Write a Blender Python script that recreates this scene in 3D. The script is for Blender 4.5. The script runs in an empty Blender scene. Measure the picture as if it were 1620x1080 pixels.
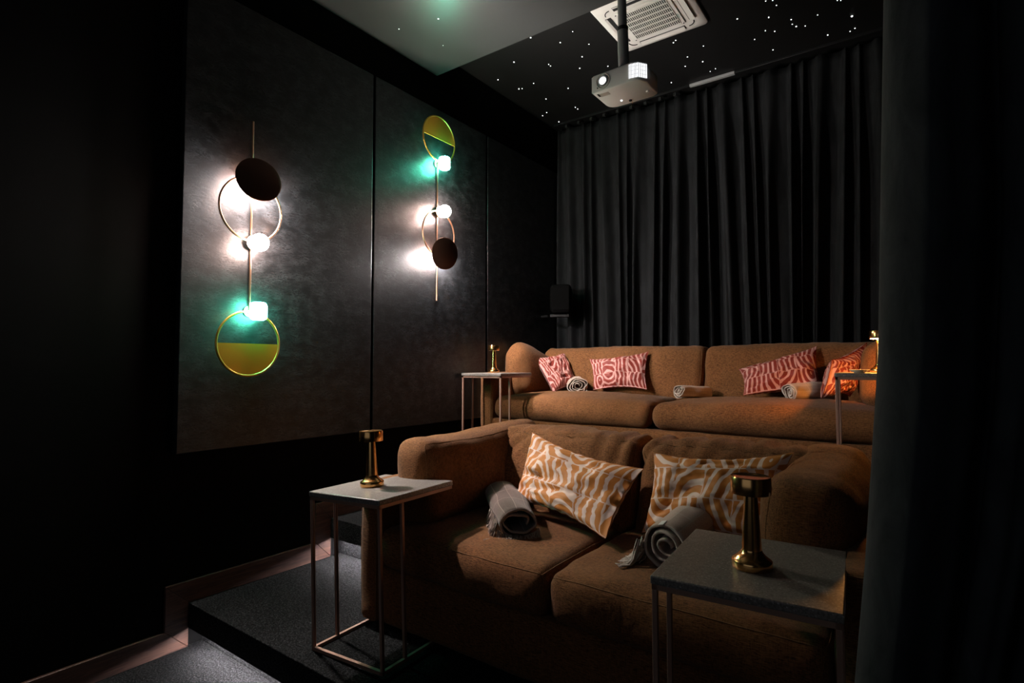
import bpy, math, random
from mathutils import Vector, Matrix, noise
random.seed(7)
C = bpy.context.scene.collection
PI = math.pi

# ------------------------------------------------------------------ camera, world, exposure
cam = bpy.data.cameras.new('camera'); cam_o = bpy.data.objects.new('camera', cam); C.objects.link(cam_o)
bpy.context.scene.camera = cam_o
cam.sensor_fit = 'HORIZONTAL'; cam.sensor_width = 36.0; cam.lens = 875.0 / 1620.0 * 36.0
cam.clip_start = 0.02; cam.clip_end = 60
cam_o.location = (2.8686, 0.0, 1.35)
cam_o.rotation_euler = (math.radians(90 + 2.42), 0, math.radians(35.94))
vs = bpy.context.scene.view_settings
vs.view_transform = 'Standard'; vs.look = 'None'; vs.exposure = 0.0; vs.gamma = 1.0; vs.use_curve_mapping = False
w = bpy.data.worlds.new('world'); bpy.context.scene.world = w; w.use_nodes = True
w.node_tree.nodes['Background'].inputs[0].default_value = (0.6, 0.7, 0.9, 1)
w.node_tree.nodes['Background'].inputs[1].default_value = 0.0
# strengths of the lights that really stand in the room (emission of their own surfaces)
E_GREEN, E_WARM, E_BACK = 135.0, 450.0, 5500.0     # the three lamps of each wall sconce
E_STRIP = 330.0                                     # LED strips under the step edges
E_LAMP = 750.0                                     # the one lit table lamp
E_SCREEN = 0.20                                    # the cinema screen on the front wall, facing the seats

# levels
Z1, Z2, Z3 = 0.2064, 0.433, 0.66
CEIL, SLAB = 3.72, 3.535

# ------------------------------------------------------------------ materials
def mat(name, col=(.5, .5, .5), rough=.6, metal=0.0, spec=.5, sheen=0.0):
    m = bpy.data.materials.new(name); m.use_nodes = True
    b = m.node_tree.nodes['Principled BSDF']
    b.inputs['Base Color'].default_value = (*col, 1); b.inputs['Roughness'].default_value = rough
    b.inputs['Metallic'].default_value = metal; b.inputs['Specular IOR Level'].default_value = spec
    b.inputs['Sheen Weight'].default_value = sheen
    return m
class NT:
    """tiny helper to write node trees"""
    def __init__(s, m): s.m = m; s.t = m.node_tree; s.b = s.t.nodes['Principled BSDF']
    def n(s, typ, **kw):
        x = s.t.nodes.new(typ)
        for k, v in kw.items(): setattr(x, k, v)
        return x
    def l(s, a, b): s.t.links.new(a, b)
    def coord(s, kind='Object', scale=(1, 1, 1), rot=(0, 0, 0)):
        c = s.n('ShaderNodeTexCoord'); mp = s.n('ShaderNodeMapping')
        mp.inputs['Scale'].default_value = scale; mp.inputs['Rotation'].default_value = rot
        s.l(c.outputs[kind], mp.inputs['Vector']); return mp.outputs[0]
    def noise(s, vec, scale, detail=3, rough=.5, dist=0.0):
        x = s.n('ShaderNodeTexNoise'); x.inputs['Scale'].default_value = scale
        x.inputs['Detail'].default_value = detail; x.inputs['Roughness'].default_value = rough
        x.inputs['Distortion'].default_value = dist
        if vec is not None: s.l(vec, x.inputs['Vector'])
        return x.outputs['Fac']
    def math(s, op, a, b=None, c=None):
        x = s.n('ShaderNodeMath', operation=op)
        for i, v in enumerate((a, b, c)):
            if v is None: continue
            if isinstance(v, (int, float)): x.inputs[i].default_value = v
            else: s.l(v, x.inputs[i])
        return x.outputs[0]
    def ramp(s, fac, stops):
        x = s.n('ShaderNodeValToRGB'); e = x.color_ramp.elements
        while len(e) < len(stops): e.new(.5)
        for i, (p, c) in enumerate(stops):
            e[i].position = p; e[i].color = (*c, 1) if len(c) == 3 else c
        s.l(fac, x.inputs[0]); return x.outputs[0]
    def mix(s, fac, a, b):
        x = s.n('ShaderNodeMix', data_type='RGBA')
        for sock, v in ((x.inputs[0], fac), (x.inputs[6], a), (x.inputs[7], b)):
            if isinstance(v, (int, float)): sock.default_value = v
            elif isinstance(v, tuple): sock.default_value = (*v, 1)
            else: s.l(v, sock)
        return x.outputs[2]
    def bump(s, h, strength, dist):
        x = s.n('ShaderNodeBump'); x.inputs['Strength'].default_value = strength
        x.inputs['Distance'].default_value = dist; s.l(h, x.inputs['Height'])
        s.l(x.outputs[0], s.b.inputs['Normal'])
    def color(s, c): s.l(c, s.b.inputs['Base Color'])
    def rough(s, c): s.l(c, s.b.inputs['Roughness'])

def emit(name, col, strength, sample=True):
    m = bpy.data.materials.new(name); m.use_nodes = True
    t = m.node_tree; t.nodes.clear()
    e = t.nodes.new('ShaderNodeEmission'); o = t.nodes.new('ShaderNodeOutputMaterial')
    e.inputs[0].default_value = (*col, 1); e.inputs[1].default_value = strength
    t.links.new(e.outputs[0], o.inputs[0])
    if not sample: m.cycles.emission_sampling = 'NONE'
    return m

def make_tweed(name, dark, light):
    m = mat(name, rough=.9, spec=.12, sheen=.06); k = NT(m)
    a = k.noise(k.coord(scale=(55, 460, 460)), 1, 3, .6)
    b = k.noise(k.coord(scale=(330, 60, 60)), 1, 2, .6)
    h = k.math('ADD', k.math('MULTIPLY', a, .72), k.math('MULTIPLY', b, .28))
    big = k.noise(k.coord(), 5, 2)
    h2 = k.math('ADD', h, k.math('MULTIPLY', k.math('SUBTRACT', big, .5), .15))
    k.color(k.ramp(h2, [(.36, dark), (.5, tuple((p + q) / 2 for p, q in zip(dark, light))), (.66, light)]))
    k.bump(h, .5, .003)
    return m
M_tweed = make_tweed('brown_tweed', (.052, .020, .0075), (.275, .118, .045))
M_tweed_piping = make_tweed('brown_tweed_piping', (.10, .045, .02), (.27, .135, .06))

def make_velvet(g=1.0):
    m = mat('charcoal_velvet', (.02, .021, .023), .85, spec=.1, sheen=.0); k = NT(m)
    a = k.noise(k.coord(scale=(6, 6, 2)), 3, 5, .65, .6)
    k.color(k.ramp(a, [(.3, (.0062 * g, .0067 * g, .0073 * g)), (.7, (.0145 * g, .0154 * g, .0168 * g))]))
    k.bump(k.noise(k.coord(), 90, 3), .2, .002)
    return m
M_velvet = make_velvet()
M_velvet_lit = make_velvet(3.8)  # same velvet lightened: light on the near curtain put into its colour

def make_panel():
    m = mat('brushed_charcoal_wallcovering', (.03, .03, .032), .42, spec=.45); k = NT(m)
    v = k.coord(scale=(1, 4, 14), rot=(.2, 0, 0))
    n1 = k.noise(v, 2.6, 5, .6, 1.6)
    r1 = k.math('SUBTRACT', 1, k.math('MULTIPLY', k.math('ABSOLUTE', k.math('SUBTRACT', n1, .5)), 13))
    n2 = k.noise(k.coord(scale=(1, 5, 13), rot=(-.5, 0, 0)), 3.4, 4, .6, 2.2)
    r2 = k.math('SUBTRACT', 1, k.math('MULTIPLY', k.math('ABSOLUTE', k.math('SUBTRACT', n2, .47)), 15))
    s = k.math('MAXIMUM', k.math('MAXIMUM', r1, k.math('MULTIPLY', r2, .8)), 0)
    patch = k.noise(k.coord(scale=(1, 5, 7)), 2.6, 3)
    s = k.math('MULTIPLY', s, k.math('MAXIMUM', k.math('MULTIPLY', k.math('SUBTRACT', patch, .3), 2.4), 0))
    k.color(k.ramp(s, [(0, (.0026, .0031, .0036)), (.8, (.024, .027, .030))]))
    k.rough(k.math('SUBTRACT', .40, k.math('MULTIPLY', s, .12)))
    fine = k.noise(k.coord(scale=(1, 60, 240)), 4, 2)
    k.bump(k.math('ADD', k.math('MULTIPLY', s, 1.0), k.math('MULTIPLY', fine, .35)), .22, .002)
    return m
M_panel = make_panel()

def make_plain(name, a, b, rough, scale, bump=.2, bd=.002, spec=.3):
    m = mat(name, a, rough, spec=spec); k = NT(m)
    n = k.noise(k.coord(), scale, 4, .6)
    k.color(k.ramp(n, [(.3, a), (.7, b)])); k.bump(n, bump, bd); return m
M_wall = make_plain('black_wall_paint', (.0022, .0022, .0024), (.0032, .0032, .0034), .85, 6, .1, .001, .1)
M_ceiling = make_plain('black_star_ceiling', (.003, .003, .0032), (.0045, .0045, .0046), .6, 3, .05)
M_slab = make_plain('satin_grey_soffit', (.045, .047, .048), (.050, .052, .052), .34, 1.2, .02, spec=.5)
def make_carpet():
    m = mat('charcoal_carpet', rough=.95, spec=.05); k = NT(m)
    a = k.noise(k.coord(), 330, 2, .7); b = k.noise(k.coord(), 120, 2, .6)
    h = k.math('ADD', k.math('MULTIPLY', a, .6), k.math('MULTIPLY', b, .4))
    k.color(k.ramp(h, [(.38, (.0012, .0012, .0013)), (.5, (.006, .0062, .0065)), (.64, (.050, .050, .052))]))
    k.bump(h, 1.0, .012); return m
M_carpet = make_carpet()

def make_wood():
    m = mat('dark_reddish_wood', rough=.45, spec=.4); k = NT(m)
    n = k.noise(k.coord(scale=(30, 2.0, 30)), 3, 4, .6, .8)
    k.color(k.ramp(n, [(.3, (.028, .012, .009)), (.7, (.115, .055, .040))])); k.bump(n, .2, .001); return m
M_wood = make_wood()

def make_stone():
    m = mat('grey_terrazzo_stone', rough=.33, spec=.45); k = NT(m)
    v = k.n('ShaderNodeTexVoronoi'); v.inputs['Scale'].default_value = 230; k.l(k.coord(), v.inputs['Vector'])
    v2 = k.n('ShaderNodeTexVoronoi'); v2.inputs['Scale'].default_value = 100; k.l(k.coord(), v2.inputs['Vector'])
    cell = k.ramp(v.outputs['Color'], [(.2, (.135, .118, .108)), (.8, (.235, .205, .19))])
    spk = k.ramp(v2.outputs['Distance'], [(.14, (1, 1, 1)), (.26, (0, 0, 0))])
    spot = k.mix(k.math('MULTIPLY', spk, k.noise(k.coord(), 30, 1)), cell, (.55, .52, .50))
    v3 = k.n('ShaderNodeTexVoronoi'); v3.inputs['Scale'].default_value = 130; k.l(k.coord(rot=(0, 0, 1)), v3.inputs['Vector'])
    dk = k.ramp(v3.outputs['Distance'], [(.14, (.7, .7, .7)), (.26, (0, 0, 0))])
    k.color(k.mix(dk, spot, (.075, .072, .07))); return m
M_stone = make_stone()

def make_metal(name, col, rough, brushed=True):
    m = mat(name, col, rough, 1.0); k = NT(m)
    if not brushed: k.rough(k.math('ADD', rough - .02, k.math('MULTIPLY', k.noise(k.coord(), 12, 2), .04))); return m
    n = k.noise(k.coord(scale=(20, 20, 300)), 2, 2)
    k.rough(k.math('ADD', rough - .05, k.math('MULTIPLY', n, .1))); return m
M_brass = make_metal('brushed_brass', (.80, .43, .16), .2)
M_gold = make_metal('polished_gold', (1.0, .58, .12), .36, False)
M_plate = mat('satin_gold_leaf', (1.0, .36, .04), .35, .5)
M_copper = make_metal('copper_ring_metal', (.78, .46, .30), .3, False)
M_bronze = make_metal('dark_bronze_disc', (.14, .075, .055), .55, False)
M_frame = mat('rose_bronze_frame_paint', (.36, .21, .16), .42, .35)
M_projector = make_plain('white_projector_plastic', (.78, .77, .77), (.80, .79, .79), .4, 20, .05)
M_acwhite = make_plain('white_air_conditioner_plastic', (.62, .60, .57), (.66, .64, .61), .45, 8, .02)
M_black = mat('black_plastic', (.004, .004, .0045), .5, spec=.3)
M_dark = mat('dark_recess', (.008, .008, .008), .8)
M_pole = mat('grey_pole_paint', (.32, .32, .33), .45, .2)
M_pipe = mat('black_bracket', (.02, .02, .02), .5, .4)
M_rail = mat('aluminium_track', (.35, .35, .36), .45, .2)
M_dish = mat('cream_ceramic', (.75, .68, .55), .35)
M_speaker = make_plain('black_speaker_cloth', (.0012, .0012, .0013), (.0025, .0025, .0026), .9, 300, .4, .001, .04)
M_label = mat('white_cloth_label', (.7, .7, .68), .8)
M_star = emit('star_fibre_light', (1, 1, 1), 4.5, False)
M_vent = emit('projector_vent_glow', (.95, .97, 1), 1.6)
M_lens = emit('projector_lens_glow', (1, 1, .98), 1.7, False)
M_screen = emit('lit_screen', (.80, .90, 1.0), E_SCREEN)
M_strip = emit('cool_white_led', (1, .95, .97), E_STRIP)
M_bulb_green = emit('green_glass_bulb', (.11, 1.0, .64), E_GREEN)
M_bulb_warm = emit('warm_glass_globe', (1.0, .71, .62), E_WARM)
M_bulb_back = emit('shielded_white_lamp', (1.0, .90, .87), E_BACK)
M_lit = emit('amber_light_ring', (1.0, .38, .07), E_LAMP)

def make_pattern(name, colA, colB, seed, cells=(4.2, 2.6), freq=3.5):
    m = mat(name, rough=.55, spec=.25, sheen=.1); k = NT(m)
    uv = k.n('ShaderNodeTexCoord').outputs['UV']
    mp = k.n('ShaderNodeMapping'); mp.inputs['Scale'].default_value = (*cells, 1)
    mp.inputs['Location'].default_value = (seed * 7.0, seed * 3.0, 0); k.l(uv, mp.inputs['Vector'])
    fl = k.n('ShaderNodeVectorMath', operation='FLOOR'); k.l(mp.outputs[0], fl.inputs[0])
    fr = k.n('ShaderNodeVectorMath', operation='FRACTION'); k.l(mp.outputs[0], fr.inputs[0])
    wn = k.n('ShaderNodeTexWhiteNoise', noise_dimensions='3D'); k.l(fl.outputs[0], wn.inputs['Vector'])
    sc = k.n('ShaderNodeVectorMath', operation='MULTIPLY_ADD'); k.l(wn.outputs['Color'], sc.inputs[0])
    sc.inputs[1].default_value = (3.4, 3.0, 0); sc.inputs[2].default_value = (-1.2, -1.0, 0)
    df = k.n('ShaderNodeVectorMath', operation='SUBTRACT'); k.l(fr.outputs[0], df.inputs[0]); k.l(sc.outputs[0], df.inputs[1])
    # bend the rings a little so that they read as drawn by hand
    nz = k.n('ShaderNodeTexNoise'); nz.inputs['Scale'].default_value = 1.3; nz.inputs['Detail'].default_value = 1
    k.l(mp.outputs[0], nz.inputs['Vector'])
    d2 = k.n('ShaderNodeVectorMath', operation='MULTIPLY'); k.l(df.outputs[0], d2.inputs[0]); d2.inputs[1].default_value = (1.0, .62, 0)
    ln = k.n('ShaderNodeVectorMath', operation='LENGTH'); k.l(d2.outputs[0], ln.inputs[0])
    ph = k.math('ADD', k.math('MULTIPLY', ln.outputs['Value'], freq * 2 * PI), k.math('MULTIPLY', nz.outputs['Fac'], 5.0))
    s = k.math('SINE', ph)
    f = k.math('MULTIPLY', k.math('SUBTRACT', s, .32), 5.0)
    cl = k.n('ShaderNodeClamp'); k.l(k.math('ADD', f, .5), cl.inputs[0])
    # thin pale seams between the printed blocks
    sep = k.n('ShaderNodeSeparateXYZ'); k.l(fr.outputs[0], sep.inputs[0])
    ex = k.math('LESS_THAN', sep.outputs[0], .035); ey = k.math('LESS_THAN', sep.outputs[1], .035)
    seam = k.math('MAXIMUM', ex, ey)
    fac = k.math('MAXIMUM', cl.outputs[0], k.math('MULTIPLY', seam, .8))
    k.color(k.mix(fac, colA, colB))
    k.bump(k.noise(k.coord(), 60, 3), .15, .002)
    return m
ORANGE, CREAM = (.50, .175, .03), (.72, .55, .47)
RED, PINK = (.22, .026, .017), (.60, .31, .28)
M_seam = [mat('orange_seam', (.45, .16, .04), .7), mat('red_seam', (.24, .03, .022), .7)]
M_po = [make_pattern('orange_swirl_print', ORANGE, CREAM, 1), make_pattern('orange_swirl_print_b', ORANGE, CREAM, 5)]
M_pr = [make_pattern('red_swirl_print', RED, PINK, s) for s in (2, 3, 6, 8)]

def make_wool(name, a, b, line):
    m = mat(name, rough=.95, spec=.1, sheen=.2); k = NT(m)
    n = k.noise(k.coord(scale=(60, 60, 60)), 5, 3)
    base = k.ramp(n, [(.3, a), (.7, b)])
    uv = k.n('ShaderNodeTexCoord').outputs['UV']; sp = k.n('ShaderNodeSeparateXYZ'); k.l(uv, sp.inputs[0])
    fx = k.math('FRACT', k.math('MULTIPLY', sp.outputs[0], 9.0)); fy = k.math('FRACT', k.math('MULTIPLY', sp.outputs[1], 3.0))
    ln = k.math('MAXIMUM', k.math('LESS_THAN', fx, .05), k.math('LESS_THAN', fy, .03))
    band = k.math('LESS_THAN', k.math('FRACT', k.math('MULTIPLY', sp.outputs[0], 4.5)), .5)
    c = k.mix(k.math('MULTIPLY', band, .35), base, tuple(x * .45 for x in a))
    k.color(k.mix(k.math('MULTIPLY', ln, .6), c, line)); k.bump(n, .4, .002); return m
M_wool = make_wool('brown_grey_wool', (.12, .088, .075), (.20, .150, .128), (.42, .33, .28))
M_wool_pale = make_wool('pale_grey_wool', (.40, .29, .235), (.55, .42, .35), (.5, .45, .4))

# ------------------------------------------------------------------ mesh helpers
class MB:
    def __init__(s): s.v = []; s.f = []; s.uv = None
    def add(s, vs, fs):
        o = len(s.v); s.v += [tuple(p) for p in vs]; s.f += [tuple(i + o for i in f) for f in fs]; return s
    def box(s, lo, hi):
        x0, y0, z0 = lo; x1, y1, z1 = hi
        return s.add([(x0, y0, z0), (x1, y0, z0), (x1, y1, z0), (x0, y1, z0), (x0, y0, z1), (x1, y0, z1), (x1, y1, z1), (x0, y1, z1)],
                     [(0, 3, 2, 1), (4, 5, 6, 7), (0, 1, 5, 4), (1, 2, 6, 5), (2, 3, 7, 6), (3, 0, 4, 7)])
    def prism(s, pts, a0, a1, axis):
        """extrude a 2-D polygon along an axis"""
        def P(p, a):
            return {'x': (a, p[0], p[1]), 'y': (p[0], a, p[1]), 'z': (p[0], p[1], a)}[axis]
        n = len(pts)
        return s.add([P(p, a0) for p in pts] + [P(p, a1) for p in pts],
                     [tuple(range(n))[::-1], tuple(range(n, 2 * n))] + [(i, (i + 1) % n, n + (i + 1) % n, n + i) for i in range(n)])
    def lathe(s, prof, n=40, cx=0, cy=0):
        vs = []; fs = []
        for r, z in prof:
            for i in range(n):
                a = 2 * PI * i / n; vs.append((cx + r * math.cos(a), cy + r * math.sin(a), z))
        for j in range(len(prof) - 1):
            for i in range(n):
                fs.append((j * n + i, j * n + (i + 1) % n, (j + 1) * n + (i + 1) % n, (j + 1) * n + i))
        fs.append(tuple(range(n))[::-1]); fs.append(tuple((len(prof) - 1) * n + i for i in range(n)))
        return s.add(vs, fs)
    def tube(s, path, r, n=8, closed=False, taper=None, upv=None):
        path = [Vector(p) for p in path]; m = len(path); vs = []; fs = []
        for j, p in enumerate(path):
            a = path[(j - 1) % m] if (closed or j > 0) else p
            b = path[(j + 1) % m] if (closed or j < m - 1) else p
            t = (b - a).normalized(); up = Vector(upv) if upv else (Vector((0, 0, 1)) if abs(t.z) < .9 else Vector((1, 0, 0)))
            u = t.cross(up).normalized(); v = t.cross(u).normalized()
            rr = r if taper is None else r * (1 + (taper - 1) * j / (m - 1))
            for i in range(n):
                a_ = 2 * PI * i / n; vs.append(p + (u * math.cos(a_) + v * math.sin(a_)) * rr)
        for j in range(m if closed else m - 1):
            k = (j + 1) % m
            for i in range(n):
                fs.append((j * n + i, j * n + (i + 1) % n, k * n + (i + 1) % n, k * n + i))
        if not closed:
            fs.append(tuple(range(n))); fs.append(tuple((m - 1) * n + i for i in range(n))[::-1])
        return s.add(vs, fs)
    def build(s, name, m, parent=None, smooth=False, bevel=0, loc=None, seg=2):
        me = bpy.data.meshes.new(name); me.from_pydata(s.v, [], s.f); me.update()
        import bmesh
        bm = bmesh.new(); bm.from_mesh(me); bmesh.ops.recalc_face_normals(bm, faces=bm.faces); bm.to_mesh(me); bm.free()
        if s.uv:
            L = me.uv_layers.new(name='UVMap')
            for lp in me.loops: L.data[lp.index].uv = s.uv[lp.vertex_index]
        me.materials.append(m)
        o = bpy.data.objects.new(name, me); C.objects.link(o)
        if parent: o.parent = parent
        if loc: o.location = loc
        if bevel:
            b = o.modifiers.new('bevel', 'BEVEL'); b.width = bevel; b.segments = seg; b.limit_method = 'ANGLE'; b.angle_limit = .6
            smooth = True
        if smooth:
            me.shade_smooth()
            if smooth != 'full': me.set_sharp_from_angle(angle=math.radians(50))
        return o
def tag(o, label, cat, group=None, kind=None):
    o['label'] = label; o['category'] = cat
    if group: o['group'] = group
    if kind: o['kind'] = kind
    return o
def thing(name, label, cat, loc=(0, 0, 0), rot=(0, 0, 0), group=None):
    o = bpy.data.objects.new(name, None); C.objects.link(o); o.empty_display_size = .1
    o.location = loc; o.rotation_euler = rot; return tag(o, label, cat, group)
def struct(name, mb, m, bevel=0, parent=None):
    o = mb.build(name, m, parent, bevel=bevel)
    if parent is None: o['kind'] = 'structure'
    return o
def sstep(x): x = max(0, min(1, x)); return x * x * (3 - 2 * x)

# ------------------------------------------------------------------ the room
X1, YF, YB = 3.9, -2.2, 4.86
struct('floor', MB().box((-.15, YF, -.1), (X1, 1.40, 0)), M_carpet)
nose = .105                                       # depth of the step's nosing face
def step(name, x0, x1, y0, y1, zb, zt):
    lip = .07; e = .004
    mb = MB().box((x0, y0 + lip, zb), (x1, y1, zt - nose + .002)).box((x0, y0, zt - nose), (x1, y1, zt)).box((x0, y0, zt - nose - .013), (x1, y0 + .008, zt - nose + .001))
    return struct(name, mb, M_carpet, bevel=.003)
step('floor_platform', 0, X1, 1.284, YB, 0, Z1)
step('floor_step', 0, .84, 2.084, 2.9, Z1 - .0, Z2)
step('floor_rear_platform', 0, X1, 2.884, YB, Z1, Z3)
struct('wall_left', MB().box((-.15, YF, -.1), (0, YB, CEIL)), M_wall)
struct('wall_back', MB().box((-.15, YB, -.1), (X1 + .15, YB + .12, CEIL)), M_wall)
struct('wall_right', MB().box((X1, YF, -.1), (X1 + .12, YB, CEIL)), M_wall)
struct('wall_front', MB().box((-.15, YF - .12, -.1), (X1 + .15, YF, CEIL)), M_wall)
struct('ceiling', MB().box((-.15, YF - .12, CEIL), (X1 + .15, YB + .12, CEIL + .1)), M_ceiling)
struct('ceiling_soffit', MB().box((0.002, YF, SLAB), (X1, 2.985, CEIL)), M_slab)

# panels of fabric-look wallcovering on the left wall
for i, (y0, y1) in enumerate(((1.198, 2.350), (2.369, 3.532), (3.556, 4.70))):
    struct('trim_%d' % (i + 1), MB().box((0, y0, .927), (.042, y1, 3.255)), M_panel, bevel=.004)
# skirting that climbs the steps with mitred joints
def skirt(pts, name):
    struct(name, MB().prism(pts, 0, .018, 'x'), M_wood, bevel=.0025)
SK = .1045
g = .0008
skirt([(YF, 0), (1.284, 0), (1.179, SK), (YF, SK)], 'baseboard_left')
skirt([(1.284, g), (1.284, Z1), (1.179, Z1 + SK), (1.179, SK + g)], 'baseboard_left_riser')
skirt([(1.284 + g, Z1), (2.084, Z1), (1.979, Z1 + SK), (1.179 + g, Z1 + SK)], 'baseboard_left_platform')
skirt([(2.084, Z1 + g), (2.084, Z2), (1.979, Z2 + SK), (1.979, Z1 + SK + g)], 'baseboard_left_step_riser')
skirt([(2.084 + g, Z2), (2.884, Z2), (2.779, Z2 + SK), (1.979 + g, Z2 + SK)], 'baseboard_left_step')
skirt([(2.884, Z2 + g), (2.884, Z3), (2.779, Z3 + SK), (2.779, Z2 + SK + g)], 'baseboard_left_rear_riser')
skirt([(2.884 + g, Z3), (4.70, Z3), (4.70, Z3 + SK), (2.779 + g, Z3 + SK)], 'baseboard_left_rear')

# cinema screen on the front wall, opposite the sofas
t = thing('projection_screen', 'wide framed cinema screen on the front wall facing the sofas', 'screen', (1.75, YF + .002, 1.05))
MB().box((-1.70, 0, -.2), (1.70, .03, 1.9)).build('frame', M_black, t, bevel=.004)
MB().box((-1.65, .0305, -.15), (1.65, .033, 1.85)).build('screen_surface', M_screen, t)

# LED strips under the nosings
def strip(x0, x1, y, z, label):
    t = thing('step_light_strip', label, 'light strip', ((x0 + x1) / 2, y, z), group='light strips under the step edges')
    h = (x1 - x0) / 2
    MB().box((-h, -.008, -.006), (h, .008, 0)).build('channel', M_rail, t)
    MB().box((-h + .002, -.006, -.009), (h - .002, .006, -.0062)).build('diffuser', M_strip, t)
strip(.10, 3.3, 1.284 + .020, Z1 - nose - .001, 'white light strip under the edge of the lowest carpeted step')
strip(.06, .82, 2.084 + .020, Z2 - nose - .001, 'white light strip under the second carpeted step, beside the left table')
strip(.06, X1 - .1, 2.884 + .020, Z3 - nose - .001, 'white light strip under the rear platform edge behind the front sofa')

# ------------------------------------------------------------------ star lights in the ceiling (x, y, size)
STARS = """0.211,2.412,3.535,0.0032;0.492,2.485,3.535,0.0041;0.636,3.010,3.720,0.0028;0.315,2.718,3.535,0.0020;0.681,3.248,3.720,0.0043;0.823,3.427,3.720,0.0040;0.394,3.440,3.720,0.0047;0.597,3.627,3.720,0.0035;0.596,3.656,3.720,0.0036;0.129,3.580,3.720,0.0046;0.337,3.803,3.720,0.0038;0.183,3.806,3.720,0.0047;0.207,3.819,3.720,0.0034;0.530,4.046,3.720,0.0043;0.274,4.095,3.720,0.0044;0.136,4.325,3.720,0.0042;0.070,4.357,3.720,0.0043;0.127,4.561,3.720,0.0049;0.964,3.363,3.720,0.0032;0.984,3.569,3.720,0.0033;0.863,3.686,3.720,0.0042;0.767,3.822,3.720,0.0044;0.963,3.926,3.720,0.0036;0.407,4.390,3.720,0.0041;0.408,4.432,3.720,0.0042;1.100,4.565,3.720,0.0043;1.281,4.471,3.720,0.0042;1.443,4.609,3.720,0.0038;1.460,4.288,3.720,0.0040;1.518,4.166,3.720,0.0035;1.593,4.302,3.720,0.0043;1.663,4.089,3.720,0.0033;1.644,4.465,3.720,0.0032;1.597,4.484,3.720,0.0028;1.521,3.898,3.720,0.0040;1.497,3.917,3.720,0.0037;1.950,3.900,3.720,0.0038;1.991,4.225,3.720,0.0033;2.148,3.813,3.720,0.0029;2.186,3.832,3.720,0.0032;2.196,3.901,3.720,0.0030;2.128,4.008,3.720,0.0041;2.077,4.157,3.720,0.0032;2.129,4.204,3.720,0.0035;2.072,4.448,3.720,0.0034;2.016,4.650,3.720,0.0039;2.248,4.125,3.720,0.0038;2.245,4.187,3.720,0.0031;2.263,4.231,3.720,0.0045;2.314,4.262,3.720,0.0031;2.402,4.174,3.720,0.0030;2.429,4.476,3.720,0.0039;2.527,4.080,3.720,0.0029;2.545,4.093,3.720,0.0029;2.589,4.326,3.720,0.0064;2.594,4.497,3.720,0.0035;2.563,4.519,3.720,0.0032"""
for ln in STARS.split(';'):
    x, y, z, r = map(float, ln.split(','))
    o = MB().lathe([(r * .3, z - r * .9), (r * .8, z - r * .55), (r, z - .0002)], 10, 0, 0)
    o.v = [(a, b, c - z) for a, b, c in o.v]
    s = o.build('star_light', M_star, None, smooth=True, loc=(x, y, z))
    tag(s, 'tiny white fibre optic star light set into the dark ceiling', 'star light', 'fibre optic star lights in the ceiling')

# ------------------------------------------------------------------ curtains
def back_curtain():
    x0, x1, zt, zb = .05, X1 - .1, CEIL - .045, Z3 + .01
    nf = 31; nx = nf * 14; nz = 44; vs = []; fs = []
    rnd = random.Random(3)
    amp = [rnd.uniform(.6, 1.25) for _ in range(nf + 2)]; drift = [rnd.uniform(-1.0, 1.0) for _ in range(nf + 2)]
    for j in range(nz + 1):
        t = j / nz; z = zt + (zb - zt) * t
        for i in range(nx + 1):
            s = i / nx; f = s * nf; k = int(f); a = f - k
            def L(arr): return arr[k] * (1 - sstep(a)) + arr[k + 1] * sstep(a)
            ph = 2 * PI * (f + L(drift) * .42 * t ** .8 + .25 * math.sin(f * 2.1))
            A = (.022 + .03 * sstep(t * 3)) * L(amp)
            y = -A * (math.sin(ph) + .28 * math.sin(2 * ph + 1.1 + f) * t + .12 * math.sin(3 * ph))
            y += .012 * noise.noise(Vector((s * 40, t * 3, 1)))
            x = x0 + (x1 - x0) * s + .10 * (math.sin(f * .55) * t * .6) + .011 * math.sin(ph * 1.0 + 1.6)
            vs.append((x, y, z))
        if j:
            for i in range(nx):
                a = (j - 1) * (nx + 1) + i; fs.append((a, a + 1, a + nx + 2, a + nx + 1))
    mb = MB().add(vs, fs)
    o = mb.build('curtain', M_velvet, None, smooth='full', loc=(0, 4.66, 0))
    m = o.modifiers.new('solid', 'SOLIDIFY'); m.thickness = .003
    tag(o, 'charcoal velvet curtain hung in folds across the back wall behind the rear sofa', 'curtain')
back_curtain()
t = thing('curtain_track', 'curtain track under the ceiling, with a gleam made as a pale length right of the projector', 'curtain track', (1.9, 4.60, CEIL - .001))
MB().box((-1.85, -.015, -.022), (-.505, .015, 0)).box((-.143, -.015, -.022), (1.9, .015, 0)).build('track', M_black, t, bevel=.002)
MB().box((-.505, -.015, -.022), (-.143, .015, 0)).build('track_gleam', M_rail, t, bevel=.002)['label'] = 'gleam on the track, made as a paler length'  # reflected gleam on the track, put into the colour of this length
for i in range(9):
    MB().box((-.012, -.01, -.05), (.012, .012, -.024)).build('glider', M_pipe, t, loc=(-1.72 + i * .135, .02, 0))

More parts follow.
